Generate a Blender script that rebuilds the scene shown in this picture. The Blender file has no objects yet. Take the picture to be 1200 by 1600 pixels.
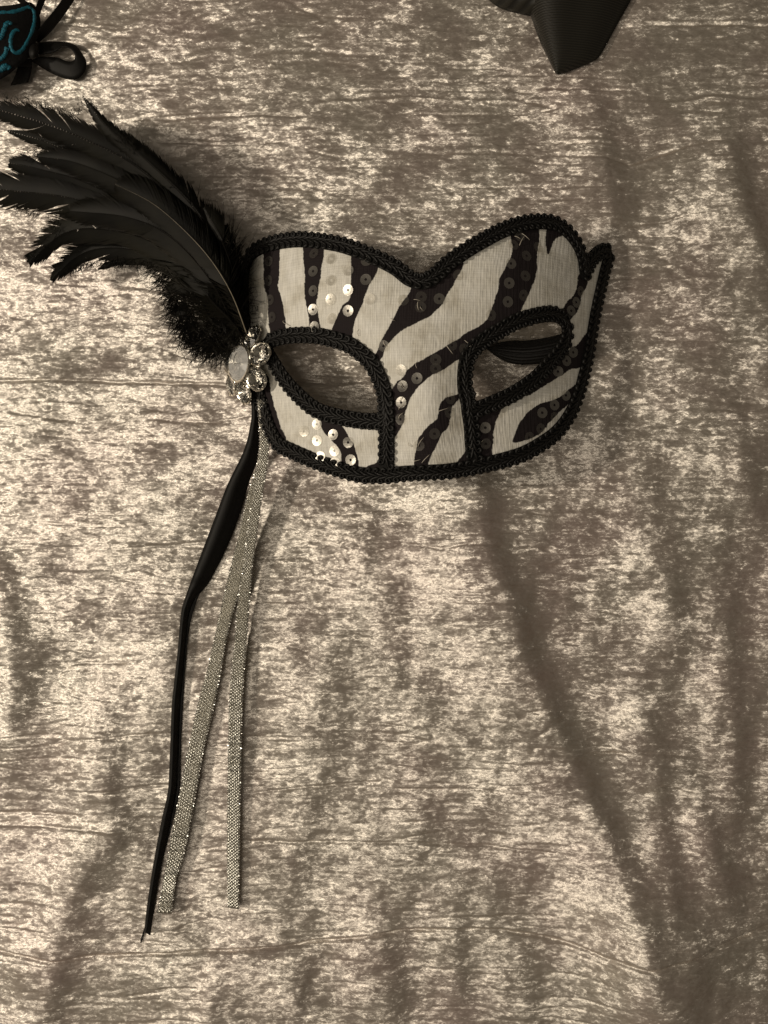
import bpy, math, random
import numpy as np
from mathutils import Vector, Matrix

random.seed(7)
RNG = np.random.default_rng(7)
scene = bpy.context.scene
COL = scene.collection

# ------------------------------------------------------------------ camera, world, lamps, exposure
S = 0.36 / 1200.0          # metres of bedspread per photograph pixel
D = 0.45                   # the phone hangs this far above the bedspread
cam_data = bpy.data.cameras.new("camera")
cam = bpy.data.objects.new("camera", cam_data)
COL.objects.link(cam)
cam.location = (0, 0, D)
cam_data.sensor_fit = 'VERTICAL'
cam_data.angle = 2 * math.atan(0.24 / D)
cam_data.clip_start = 0.01
cam_data.clip_end = 20
cam_data.dof.use_dof = True
cam_data.dof.focus_distance = D - 0.022
cam_data.dof.aperture_fstop = 13.0
scene.camera = cam

world = bpy.data.worlds.new("World")
scene.world = world
world.use_nodes = True
bgn = world.node_tree.nodes['Background']
bgn.inputs['Color'].default_value = (1.0, 0.86, 0.66, 1)
bgn.inputs['Strength'].default_value = 0.085


def lamp(name, kind, loc, power, color, size):
    d = bpy.data.lights.new(name, kind)
    o = bpy.data.objects.new(name, d)
    COL.objects.link(o)
    o.location = loc
    d.energy = power
    d.color = color
    if kind == 'AREA':
        d.shape = 'DISK'
        d.size = size
        o.rotation_euler = (Vector((0, 0, 0)) - Vector(loc)).to_track_quat('-Z', 'Y').to_euler()
    else:
        d.shadow_soft_size = size
    return o


lamp("bedside_lamp", 'POINT', (-0.95, 0.04, 0.87), 38.0, (1.0, 0.876, 0.705), 0.045)
lamp("overhead_fill", 'AREA', (-0.55, -0.40, 1.75), 10.5, (1.0, 0.876, 0.71), 1.0)  # added soft fill from above, stands for no known lamp

scene.view_settings.view_transform = 'Standard'
scene.view_settings.look = 'None'
scene.view_settings.exposure = -0.16
scene.view_settings.gamma = 1.0

# ------------------------------------------------------------------ helpers


def P(px, py, z=0.0):
    """photograph pixel + height above the bedspread -> point in the room (numpy friendly)"""
    k = 1.0 - z / D
    return (px - 600.0) * S * k, (800.0 - py) * S * k, z


def PV(px, py, z=0.0):
    return Vector(P(px, py, z))


def lattice(ix, iy, seed):
    h = (ix.astype(np.int64) * 374761393 + iy.astype(np.int64) * 668265263 + seed * 982451653) & 0x7fffffff
    h = ((h ^ (h >> 13)) * 1274126177) & 0x7fffffff
    h = (h ^ (h >> 16)) & 0x7fffffff
    return h / float(0x7fffffff)


def vnoise(x, y, seed=0):
    ix = np.floor(x); iy = np.floor(y)
    fx = x - ix; fy = y - iy
    fx = fx * fx * fx * (fx * (fx * 6 - 15) + 10)
    fy = fy * fy * fy * (fy * (fy * 6 - 15) + 10)
    a = lattice(ix, iy, seed); b = lattice(ix + 1, iy, seed)
    c = lattice(ix, iy + 1, seed); d = lattice(ix + 1, iy + 1, seed)
    return (a * (1 - fx) + b * fx) * (1 - fy) + (c * (1 - fx) + d * fx) * fy - 0.5


def fbm(x, y, seed=0, octaves=4):
    r = 0; amp = 1.0
    for k in range(octaves):
        r = r + amp * vnoise(x * 2 ** k + 17.3 * k, y * 2 ** k + 5.1 * k, seed + k)
        amp *= 0.5
    return r


def mesh_np(name, verts, faces, mat, parent=None, smooth=True, matrix=None):
    me = bpy.data.meshes.new(name)
    me.from_pydata([tuple(v) for v in verts], [], [tuple(f) for f in faces])
    me.update()
    if smooth:
        me.polygons.foreach_set('use_smooth', [True] * len(me.polygons))
    if mat is not None:
        me.materials.append(mat)
    o = bpy.data.objects.new(name, me)
    COL.objects.link(o)
    if parent is not None:
        o.parent = parent
    return o


class MB:
    """collects pieces of ONE mesh"""
    def __init__(self):
        self.v = []; self.f = []

    def add(self, vs, fs):
        n = len(self.v)
        self.v.extend([tuple(p) for p in vs])
        self.f.extend([tuple(i + n for i in f) for f in fs])

    def tube(self, pts, rad, sides=6, cap=True):
        pts = [Vector(p) for p in pts]
        n = len(pts)
        if not hasattr(rad, '__len__'):
            rad = [rad] * n
        vs = []; fs = []
        up = None
        for i, p in enumerate(pts):
            t = (pts[min(i + 1, n - 1)] - pts[max(i - 1, 0)])
            t = t.normalized() if t.length > 1e-12 else Vector((0, 0, 1))
            if up is None:
                up = Vector((0, 0, 1)) if abs(t.z) < 0.9 else Vector((1, 0, 0))
            a = (up - t * up.dot(t))
            a = a.normalized() if a.length > 1e-9 else t.orthogonal().normalized()
            up = a
            b = t.cross(a)
            for k in range(sides):
                w = 2 * math.pi * k / sides
                vs.append(p + (a * math.cos(w) + b * math.sin(w)) * rad[i])
        for i in range(n - 1):
            for k in range(sides):
                k2 = (k + 1) % sides
                fs.append((i * sides + k, i * sides + k2, (i + 1) * sides + k2, (i + 1) * sides + k))
        if cap:
            fs.append(tuple(reversed(range(sides))))
            fs.append(tuple((n - 1) * sides + k for k in range(sides)))
        self.add(vs, fs)

    def strip(self, left, right):
        n = len(left)
        vs = list(left) + list(right)
        self.add(vs, [(i, i + 1, n + i + 1, n + i) for i in range(n - 1)])

    def build(self, name, mat, parent=None, smooth=True):
        return mesh_np(name, self.v, self.f, mat, parent, smooth)


def tag(o, label=None, cat=None, group=None, kind=None):
    if label: o['label'] = label
    if cat: o['category'] = cat
    if group: o['group'] = group
    if kind: o['kind'] = kind
    return o


def empty(name, loc):
    o = bpy.data.objects.new(name, None)
    o.empty_display_size = 0.02
    COL.objects.link(o)
    o.location = loc
    return o


def adopt(child, parent):
    """parent keeping the child where it stands (parents here are never rotated)"""
    child.parent = parent
    child.matrix_parent_inverse = Matrix.Translation(-root_of(parent))
    return child


def root_of(o):
    v = Vector((0, 0, 0))
    while o is not None:
        v += o.location
        o = o.parent
    return v


def catmull(pts, n, closed=False):
    """n points evenly spread along a smooth curve through pts"""
    p = np.array(pts, float)
    m = len(p)
    out = []
    segs = m if closed else m - 1
    for i in range(segs):
        if closed:
            p0, p1, p2, p3 = p[(i - 1) % m], p[i], p[(i + 1) % m], p[(i + 2) % m]
        else:
            p0 = p[i - 1] if i > 0 else 2 * p[0] - p[1]
            p1, p2 = p[i], p[i + 1]
            p3 = p[i + 2] if i + 2 < m else 2 * p[-1] - p[-2]
        for t in np.linspace(0, 1, 16, endpoint=False):
            out.append(0.5 * ((2 * p1) + (-p0 + p2) * t + (2 * p0 - 5 * p1 + 4 * p2 - p3) * t * t + (-p0 + 3 * p1 - 3 * p2 + p3) * t ** 3))
    out.append(p[0] if closed else p[-1])
    out = np.array(out)
    return resample(out, n)


def resample(out, n):
    d = np.r_[0, np.cumsum(np.linalg.norm(np.diff(out, axis=0), axis=1))]
    q = np.linspace(0, d[-1], n)
    return np.stack([np.interp(q, d, out[:, k]) for k in range(out.shape[1])], 1)


def in_poly(x, y, poly):
    inside = np.zeros(x.shape, bool)
    n = len(poly)
    for i in range(n):
        x1, y1 = poly[i]; x2, y2 = poly[(i + 1) % n]
        if y1 == y2: continue
        c = ((y1 > y) != (y2 > y)) & (x < (x2 - x1) * (y - y1) / (y2 - y1) + x1)
        inside ^= c
    return inside


# ------------------------------------------------------------------ materials
class NT:
    def __init__(self, name):
        self.m = bpy.data.materials.new(name)
        self.m.use_nodes = True
        self.t = self.m.node_tree
        self.t.nodes.clear()
        self.out = self.t.nodes.new('ShaderNodeOutputMaterial')

    def n(self, kind, **kw):
        nd = self.t.nodes.new(kind)
        for k, v in kw.items():
            if k.startswith('_'):
                setattr(nd, k[1:], v)
            else:
                key = k.replace('__', ' ')
                sock = nd.inputs[key] if key in nd.inputs else nd.inputs[int(key[1:])]
                if isinstance(v, bpy.types.NodeSocket):
                    self.t.links.new(v, sock)
                else:
                    sock.default_value = v
        return nd

    def math(self, op, a, b=0.0, clamp=False):
        nd = self.t.nodes.new('ShaderNodeMath'); nd.operation = op; nd.use_clamp = clamp
        for i, v in enumerate((a, b)):
            if isinstance(v, bpy.types.NodeSocket): self.t.links.new(v, nd.inputs[i])
            else: nd.inputs[i].default_value = v
        return nd.outputs[0]

    def vmath(self, op, a, b=(0, 0, 0)):
        nd = self.t.nodes.new('ShaderNodeVectorMath'); nd.operation = op
        for i, v in enumerate((a, b)):
            if isinstance(v, bpy.types.NodeSocket): self.t.links.new(v, nd.inputs[i])
            else: nd.inputs[i].default_value = v
        return nd.outputs[0]

    def ramp(self, fac, stops):
        nd = self.t.nodes.new('ShaderNodeValToRGB')
        self.t.links.new(fac, nd.inputs[0])
        el = nd.color_ramp.elements
        while len(el) < len(stops): el.new(0.5)
        for e, (p, c) in zip(el, stops):
            e.position = p; e.color = (*c, 1) if len(c) == 3 else c
        return nd.outputs[0]

    def mapped(self, scale, coord=None, rot=(0, 0, 0)):
        c = coord or self.n('ShaderNodeTexCoord').outputs['Object']
        nd = self.t.nodes.new('ShaderNodeMapping')
        self.t.links.new(c, nd.inputs[0])
        nd.inputs['Scale'].default_value = scale
        nd.inputs['Rotation'].default_value = rot
        return nd.outputs[0]

    def noise(self, vec, scale, detail=3, rough=0.55):
        nd = self.n('ShaderNodeTexNoise', Scale=scale, Detail=detail, Roughness=rough)
        self.t.links.new(vec, nd.inputs['Vector'])
        return nd

    def done(self, shader):
        self.t.links.new(shader, self.out.inputs['Surface'])
        return self.m


def simple(name, color, rough=0.5, metallic=0.0, noise_scale=400, vary=0.25, bump=0.0, spec=0.5, stretch=(1, 1, 1)):
    t = NT(name)
    v = t.mapped(stretch)
    nz = t.noise(v, noise_scale, 3)
    c0 = tuple(max(0, c * (1 - vary)) for c in color); c1 = tuple(min(1, c * (1 + vary)) for c in color)
    colr = t.ramp(nz.outputs['Fac'], [(0.3, c0), (0.7, c1)])
    p = t.n('ShaderNodeBsdfPrincipled', Base__Color=colr, Roughness=rough, Metallic=metallic)
    p.inputs['Specular IOR Level'].default_value = spec
    if bump:
        b = t.n('ShaderNodeBump', Strength=bump, Distance=0.0004, Height=nz.outputs['Fac'])
        t.t.links.new(b.outputs[0], p.inputs['Normal'])
    return t.done(p.outputs[0])


def velvet_material():
    t = NT("crushed_velvet")
    co = t.n('ShaderNodeTexCoord').outputs['Object']
    geo_n = t.n('ShaderNodeNewGeometry').outputs['Normal']
    # nap lies in crushed patches of several sizes, each leaning its own way; fibres run across the bed
    def lean(scale, stretch, detail, amp, rough=0.55, warp=0.0):
        nz = t.noise(t.mapped(stretch, co), scale, detail, rough)
        nz.inputs['Distortion'].default_value = warp
        c = t.vmath('SUBTRACT', nz.outputs['Color'], (0.5, 0.5, 0.5))
        return t.vmath('MULTIPLY', c, (amp, amp * 0.8, 0.0)), nz.outputs['Fac']
    l1, f1 = lean(42, (0.75, 1.2, 1), 4, 1.6, 0.6, 0.5)
    l2, f2 = lean(300, (0.65, 1.2, 1), 3, 1.1, 0.55, 0.7)
    l3, f3 = lean(1080, (0.6, 1.25, 1), 2, 1.75, 0.55, 0.9)
    l4, f4 = lean(420, (0.14, 1.5, 1), 2, 0.55)
    broad = t.vmath('ADD', t.vmath('ADD', l1, t.vmath('MULTIPLY', l2, (0.7, 0.7, 0))), l4)
    tot = t.vmath('ADD', broad, t.vmath('ADD', l2, l3))
    nrm = t.vmath('NORMALIZE', t.vmath('ADD', geo_n, tot))
    nsheen = t.vmath('NORMALIZE', t.vmath('ADD', geo_n, broad))
    soft = t.vmath('NORMALIZE', t.vmath('ADD', geo_n, t.vmath('MULTIPLY', tot, (0.22, 0.22, 0))))
    base = t.ramp(f1, [(0.3, (0.200, 0.168, 0.134)), (0.5, (0.228, 0.193, 0.157)), (0.7, (0.250, 0.207, 0.178))])
    dye = t.noise(t.mapped((1, 1, 1), co), 16, 3)
    mauve = t.ramp(dye.outputs['Fac'], [(0.42, (1, 1, 1)), (0.66, (1.08, 0.98, 1.03))])
    tint = t.n('ShaderNodeMix', _data_type='RGBA', _blend_type='MULTIPLY'); tint.inputs['Factor'].default_value = 1
    t.t.links.new(base, tint.inputs[6]); t.t.links.new(mauve, tint.inputs[7])
    sheen_c = t.n('ShaderNodeMix', _data_type='RGBA', _blend_type='MULTIPLY'); sheen_c.inputs['Factor'].default_value = 0.6
    sheen_c.inputs[6].default_value = (0.70, 0.668, 0.622, 1); t.t.links.new(mauve, sheen_c.inputs[7])
    dif = t.n('ShaderNodeBsdfDiffuse', Color=tint.outputs[2], Normal=soft)
    shn = t.n('ShaderNodeBsdfGlossy', Color=sheen_c.outputs[2], Roughness=0.57, Normal=nsheen)
    glo = t.n('ShaderNodeBsdfGlossy', Color=(0.88, 0.84, 0.775, 1), Roughness=0.44, Normal=nrm)
    m0 = t.n('ShaderNodeMixShader', Fac=0.56)
    t.t.links.new(shn.outputs[0], m0.inputs[1]); t.t.links.new(glo.outputs[0], m0.inputs[2])
    mx = t.n('ShaderNodeMixShader', Fac=0.51)
    t.t.links.new(dif.outputs[0], mx.inputs[1]); t.t.links.new(m0.outputs[0], mx.inputs[2])
    return t.done(mx.outputs[0])


def print_material():
    t = NT("zebra_print_cloth")
    co = t.n('ShaderNodeTexCoord').outputs['Object']
    at = t.n('ShaderNodeAttribute', _attribute_name='zebra')
    edge = t.noise(t.mapped((1, 1, 1), co), 800, 4)
    f = t.math('ADD', at.outputs['Fac'], t.math('MULTIPLY', t.math('SUBTRACT', edge.outputs['Fac'], 0.5), 1.0))
    blot = t.noise(t.mapped((1, 1, 0.3), co), 95, 4)
    white = t.ramp(blot.outputs['Fac'], [(0.28, (0.50, 0.47, 0.40)), (0.45, (0.66, 0.64, 0.58)), (0.7, (0.74, 0.725, 0.68))])
    wx = t.n('ShaderNodeTexWave', Scale=520, Distortion=7.0, Detail=3); t.t.links.new(t.mapped((0, 1, 0), co), wx.inputs['Vector'])
    wy = t.n('ShaderNodeTexWave', Scale=520, Distortion=7.0, Detail=3); t.t.links.new(t.mapped((1, 0, 0.6), co), wy.inputs['Vector'])
    for w in (wx, wy): w.bands_direction = 'DIAGONAL'
    weave = t.math('MULTIPLY', t.math('ADD', wx.outputs['Fac'], wy.outputs['Fac']), 0.5)
    slub = t.noise(t.mapped((1, 0.12, 0.3), co), 1500, 2)
    shade = t.math('ADD', t.math('MULTIPLY', weave, 0.10), t.math('MULTIPLY', slub.outputs['Fac'], 0.60))
    shade = t.math('ADD', shade, 0.62)
    wv = t.n('ShaderNodeMix', _data_type='RGBA', _blend_type='MULTIPLY'); wv.inputs['Factor'].default_value = 1
    t.t.links.new(white, wv.inputs[6]); t.t.links.new(shade, wv.inputs[7])
    mk = t.ramp(f, [(0.33, (0, 0, 0)), (0.67, (1, 1, 1))])
    mx = t.n('ShaderNodeMix', _data_type='RGBA')
    t.t.links.new(mk, mx.inputs['Factor']); t.t.links.new(wv.outputs[2], mx.inputs[6]); mx.inputs[7].default_value = (0.017, 0.013, 0.014, 1)
    h = t.math('ADD', weave, t.math('MULTIPLY', slub.outputs['Fac'], 1.2))
    b = t.n('ShaderNodeBump', Strength=0.42, Distance=0.00030, Height=h)
    p = t.n('ShaderNodeBsdfPrincipled', Base__Color=mx.outputs[2], Roughness=0.82, Normal=b.outputs[0])
    p.inputs['Specular IOR Level'].default_value = 0.15
    return t.done(p.outputs[0])


def sequin_material(name="clear_sequin_plastic", cover=0.24):
    t = NT(name)
    nz = t.noise(t.mapped((1, 1, 1)), 700, 2)
    b = t.n('ShaderNodeBump', Strength=0.25, Distance=0.0002, Height=nz.outputs['Fac'])
    tr = t.n('ShaderNodeBsdfTransparent', Color=(0.93, 0.92, 0.9, 1))
    gl = t.n('ShaderNodeBsdfGlossy', Color=(0.80, 0.77, 0.70, 1), Roughness=0.30, Normal=b.outputs[0])
    df = t.n('ShaderNodeBsdfDiffuse', Color=(0.40, 0.38, 0.34, 1))
    m1 = t.n('ShaderNodeMixShader', Fac=0.35); t.t.links.new(gl.outputs[0], m1.inputs[1]); t.t.links.new(df.outputs[0], m1.inputs[2])
    m2 = t.n('ShaderNodeMixShader', Fac=cover); t.t.links.new(tr.outputs[0], m2.inputs[1]); t.t.links.new(m1.outputs[0], m2.inputs[2])
    return t.done(m2.outputs[0])


def crystal_material():
    t = NT("crystal_glass")
    nz = t.noise(t.mapped((1, 1, 1)), 300, 1)
    col = t.ramp(nz.outputs['Fac'], [(0.3, (0.90, 0.90, 0.88)), (0.7, (1, 1, 1))])
    p = t.n('ShaderNodeBsdfPrincipled', Base__Color=col, Roughness=0.03, IOR=1.6)
    p.inputs['Transmission Weight'].default_value = 1.0
    return t.done(p.outputs[0])


def feather_material():
    t = NT("black_feather_barbs")
    nz = t.noise(t.mapped((1, 1, 1)), 60, 4)
    col = t.ramp(nz.outputs['Fac'], [(0.35, (0.003, 0.0027, 0.002)), (0.7, (0.010, 0.009, 0.0055))])
    p = t.n('ShaderNodeBsdfPrincipled', Base__Color=col, Roughness=0.52)
    p.inputs['Specular IOR Level'].default_value = 0.24
    return t.done(p.outputs[0])


def grosgrain_material(name, color, rough, uvscale):
    t = NT(name)
    uv = t.n('ShaderNodeUVMap', _uv_map='ribbon').outputs[0]
    w = t.n('ShaderNodeTexWave', Scale=uvscale, Distortion=0.3, Detail=1)
    w.bands_direction = 'Y'
    t.t.links.new(uv, w.inputs['Vector'])
    nz = t.noise(t.mapped((1, 1, 1)), 500, 3)
    c = t.ramp(w.outputs['Fac'], [(0.2, tuple(x * 0.55 for x in color)), (0.8, tuple(x * 1.3 for x in color))])
    b = t.n('ShaderNodeBump', Strength=0.6, Distance=0.0004, Height=w.outputs['Fac'])
    p = t.n('ShaderNodeBsdfPrincipled', Base__Color=c, Roughness=rough, Normal=b.outputs[0])
    p.inputs['Specular IOR Level'].default_value = 0.4
    return t.done(p.outputs[0])


M_VELVET = velvet_material()
M_PRINT = print_material()
M_SEQ = sequin_material()
M_SEQ_DIM = sequin_material("unlit_clear_sequin_plastic", 0.13)  # same sequin plastic, dimmed in the material where they miss the lamp
M_CRYSTAL = crystal_material()
M_MILKY = crystal_material()
M_MILKY.name = 'foggy_crystal'
_p = [n for n in M_MILKY.node_tree.nodes if n.type == 'BSDF_PRINCIPLED'][0]
_p.inputs['Transmission Weight'].default_value = 0.72
_p.inputs['Roughness'].default_value = 0.06
M_FEATHER = feather_material()
M_BRAID = simple("black_braid_cord", (0.006, 0.0055, 0.005), 0.5, 0, 1800, 0.5, 0.5, 0.3)
M_BACKING = simple("black_backing_tape", (0.006, 0.0055, 0.005), 0.8, 0, 900, 0.4, 0.3, 0.2)
M_QUILL = simple("horn_quill", (0.22, 0.19, 0.14), 0.35, 0, 300, 0.3)
M_DARKQUILL = simple("dark_quill", (0.006, 0.005, 0.004), 0.75, 0, 300, 0.3, 0, 0.1)
M_SATIN = simple("black_satin_ribbon", (0.005, 0.0045, 0.004), 0.58, 0, 1200, 0.3, 0.12, 0.2, (1, 0.1, 1))
M_SILVER = simple("silver_metal", (0.78, 0.74, 0.66), 0.16, 1.0, 500, 0.1)
M_FOIL = simple("silver_thread", (0.84, 0.82, 0.75), 0.28, 1.0, 2500, 0.3, 0.3)
M_MESHCLOTH = simple("silver_woven_band", (0.235, 0.22, 0.18), 0.46, 0.6, 1800, 0.45, 0.6)
M_ELASTIC = simple("black_elastic", (0.006, 0.0055, 0.005), 0.55, 0, 900, 0.3, 0.2, 0.3)
M_TEAL = simple("teal_glitter_paint", (0.008, 0.13, 0.19), 0.40, 0.2, 2600, 0.7, 0.9)
M_BLACKCLOTH = simple("black_mask_cloth", (0.006, 0.006, 0.006), 0.8, 0, 900, 0.4, 0.4, 0.2)
M_GROS = grosgrain_material("black_grosgrain", (0.014, 0.0125, 0.009), 0.5, 0.33)
M_THREAD = simple("clear_thread", (0.55, 0.5, 0.42), 0.25, 0, 900, 0.2)

# ------------------------------------------------------------------ the bedspread (setting)


def polyline_x(y, pts):
    pts = sorted(pts, key=lambda p: p[1])
    return np.interp(y, [p[1] for p in pts], [p[0] for p in pts])


def ends(y, y0, y1, soft):
    return 1 / (1 + np.exp(-(y - y0) / soft)) * 1 / (1 + np.exp((y - y1) / soft))


FOLDS = [  # crest line (px), height mm, left spread px, right spread px, fade px
    ([(722, 700), (742, 780), (752, 860), (782, 930), (812, 1030), (858, 1130), (912, 1250), (955, 1350), (985, 1450), (1000, 1560)], 5.2, 95, 36, 40),
    ([(1005, 740), (1012, 800), (1022, 880), (1045, 960), (1060, 1010)], 2.4, 60, 34, 40),
    ([(1010, 1130), (1020, 1230), (1030, 1330), (1035, 1430)], 2.6, 45, 28, 40),
    ([(1062, 1190), (1088, 1270), (1112, 1340), (1130, 1420)], 2.4, 35, 25, 35),
    ([(1135, 900), (1130, 1000), (1138, 1100), (1140, 1250), (1135, 1330)], 2.6, 40, 28, 40),
    ([(1060, 1440), (1045, 1520), (1040, 1620)], 3.2, 50, 60, 30),
    ([(150, 1120), (160, 1210), (165, 1300), (110, 1400), (88, 1470), (80, 1540), (60, 1640)], 3.6, 60, 34, 40),
    ([(-10, 880), (5, 960), (20, 1060), (28, 1160)], 3.6, 60, 34, 40),
    ([(1015, 1380), (1010, 1480), (1005, 1680)], 11.0, 90, 190, 40),
    ([(330, 1500), (325, 1560), (330, 1650)], 4.0, 120, 50, 25),
    ([(450, 1490), (455, 1560), (470, 1650)], 3.0, 80, 34, 25),
    ([(590, 1460), (600, 1530), (612, 1640)], 3.2, 70, 34, 25),
    ([(705, 1440), (708, 1510), (715, 1560)], 2.2, 45, 22, 22),
    ([(800, 1480), (812, 1560), (830, 1640)], 2.4, 55, 30, 25),
    ([(905, 130), (930, 210), (948, 300), (955, 350)], 2.6, 50, 30, 40),
    ([(1125, 210), (1140, 280), (1165, 350), (1190, 420)], 3.0, 55, 30, 40),
    ([(572, 780), (566, 840), (560, 900)], 1.4, 35, 25, 25),
    ([(600, 900), (607, 1000), (612, 1080)], 1.5, 45, 28, 40),
    ([(1135, 620), (1150, 700), (1170, 800)], 2.0, 40, 26, 40),
    ([(1090, 540), (1080, 640), (1075, 700)], 1.4, 40, 26, 40),
]
CREASES = [  # thin cross creases (px polyline), depth mm, width px
    ([(-40, 596), (80, 592), (200, 597), (330, 600), (420, 606)], 1.0, 2.6),
    ([(255, 186), (320, 181), (400, 178), (470, 181)], 0.8, 2.2),
    ([(-60, 1480), (0, 1486), (90, 1497), (220, 1492), (330, 1486), (430, 1481), (520, 1470), (600, 1458), (690, 1452), (780, 1453), (860, 1464), (940, 1478), (1000, 1483), (1080, 1470), (1200, 1440), (1300, 1420)], 1.4, 2.6),
    ([(-40, 1272), (30, 1270), (110, 1272)], 0.9, 2.6),
    ([(-40, 1290), (60, 1290), (200, 1296)], -0.8, 3.0),
    ([(120, 1156), (200, 1150), (290, 1146)], 0.8, 2.4),
    ([(150, 1236), (280, 1226)], 0.7, 2.4),
    ([(390, 1242), (470, 1232), (600, 1222)], 0.7, 2.4),
    ([(380, 1316), (480, 1318), (620, 1318), (760, 1322), (860, 1330)], 0.7, 2.4),
    ([(190, 858), (260, 852), (330, 846)], -0.8, 3.0),
    ([(100, 890), (150, 890)], 0.7, 2.6),
    ([(880, 242), (940, 246), (985, 256), (1040, 238), (1075, 226), (1130, 220)], 0.9, 2.6),
    ([(980, 352), (1040, 345), (1085, 330)], 0.8, 2.4),
    ([(1030, 38), (1110, 36), (1220, 38)], 0.9, 2.6),
    ([(1000, 160), (1060, 160), (1110, 152), (1210, 158)], -0.8, 3.4),
    ([(1140, 134), (1220, 130)], 0.7, 2.6),
    ([(640, 852), (690, 856), (740, 846)], 0.8, 2.8),
    ([(780, 882), (880, 884), (960, 880)], 0.5, 2.2),
    ([(720, 632), (770, 636), (830, 628)], 0.7, 2.2),
    ([(420, 610), (500, 604), (600, 600)], -0.7, 3.2),
    ([(640, 1300), (720, 1294), (800, 1300)], -0.5, 3.0),
    ([(560, 140), (680, 138), (780, 142)], 0.5, 2.2),
    ([(500, 160), (640, 152), (760, 158), (850, 154)], -0.5, 2.4),
    ([(660, 240), (760, 236), (860, 240)], 0.5, 2.2),
    ([(900, 1180), (1000, 1176), (1050, 1178), (1100, 1186)], 0.7, 2.4),
    ([(860, 1160), (960, 1170), (1010, 1180)], -0.6, 2.6),
    ([(0, 640), (60, 650), (130, 660)], 0.6, 2.4),
    ([(240, 655), (340, 660)], 0.6, 2.4),
]


def cloth_z(px, py):
    """height of the bedspread (m) under a photograph pixel"""
    z = np.zeros(np.broadcast(px, py).shape)
    for pts, a, wl, wr, soft in FOLDS:
        d = px - polyline_x(py, pts)
        prof = np.where(d < 0, np.exp(-(d / wl) ** 2), np.exp(-(d / wr) ** 2))
        ys = [p[1] for p in pts]
        z = z + 1.5 * a * prof * ends(py, min(ys), max(ys), soft * 0.6)
    low = 1 / (1 + np.exp(-(py - 780) / 90.0))
    right = 1 / (1 + np.exp(-(px - 960) / 60.0))
    z = z + (0.35 + 0.9 * np.maximum(low, right)) * 2.1 * fbm(px / 90.0 + py / 420.0, py / 330.0, 11, 3)
    z = z + 1.6 * fbm(px / 320.0, py / 260.0, 5, 2)
    # wandering cross wrinkles
    wv = fbm(px / 190.0, (py + 14 * fbm(px / 150.0, py / 200.0, 31, 2)) / 17.0, 21, 2)
    z = z - 0.46 * np.exp(-(wv / 0.05) ** 2) * (0.35 + 1.3 * np.clip(vnoise(px / 130, py / 130, 71) + 0.3, 0, 1))
    # pile thickness that differs from patch to patch
    z = z + 0.40 * fbm(px / 24.0, py / 12.0, 41, 3)
    z = z + 0.16 * vnoise(px / 5.2, py / 3.4, 51)
    for pts, a, w in CREASES:
        xs = [p[0] for p in pts]
        yl = np.interp(px, xs, [p[1] for p in pts]) + 2.4 * vnoise(px / 30.0, px * 0 + 3.3, 61)
        z = z - a * np.exp(-((py - yl) / w) ** 2) * ends(px, min(xs), max(xs), 12.0)
    return (z - 1.0) * 0.001


def axis_coords(lo, hi, step, far):
    inner = np.arange(lo, hi + step * 0.5, step)
    out = []
    d = step; x = hi
    while x < far:
        d = min(d * 1.16, 0.05); x += d; out.append(x)
    out = np.array(out)
    left = -out[::-1] - hi + (-lo) if False else (lo - (out - hi))[::-1]
    return np.r_[left, inner, out]


gx = axis_coords(-0.186, 0.186, 0.00055, 0.9)
gy = axis_coords(-0.246, 0.246, 0.00055, 0.9)
GX, GY = np.meshgrid(gx, gy)
GZ = cloth_z(600 + GX / S, 800 - GY / S)
fadef = np.clip(1 - (np.maximum(np.abs(GX) - 0.25, 0) + np.maximum(np.abs(GY) - 0.32, 0)) / 0.12, 0, 1)
GZ = GZ * fadef
nx_, ny_ = len(gx), len(gy)
me = bpy.data.meshes.new("bedspread")
nv = nx_ * ny_
me.vertices.add(nv)
me.vertices.foreach_set('co', np.stack([GX, GY, GZ], -1).astype(np.float32).ravel())
ii = np.arange(nv).reshape(ny_, nx_)
quads = np.stack([ii[:-1, :-1], ii[:-1, 1:], ii[1:, 1:], ii[1:, :-1]], -1).reshape(-1, 4)
nf = len(quads)
me.loops.add(nf * 4)
me.loops.foreach_set('vertex_index', quads.astype(np.int32).ravel())
me.polygons.add(nf)
me.polygons.foreach_set('loop_start', np.arange(0, nf * 4, 4, dtype=np.int32))
me.polygons.foreach_set('use_smooth', np.ones(nf, bool))
me.update(calc_edges=True)
me.materials.append(M_VELVET)
bed = bpy.data.objects.new("bedspread", me)
COL.objects.link(bed)
tag(bed, "crumpled silvery taupe crushed velvet bedspread under the masks", kind="structure")


def on_cloth(px, py, lift):
    return PV(px, py, float(cloth_z(np.array(float(px)), np.array(float(py)))) + lift)


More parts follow.
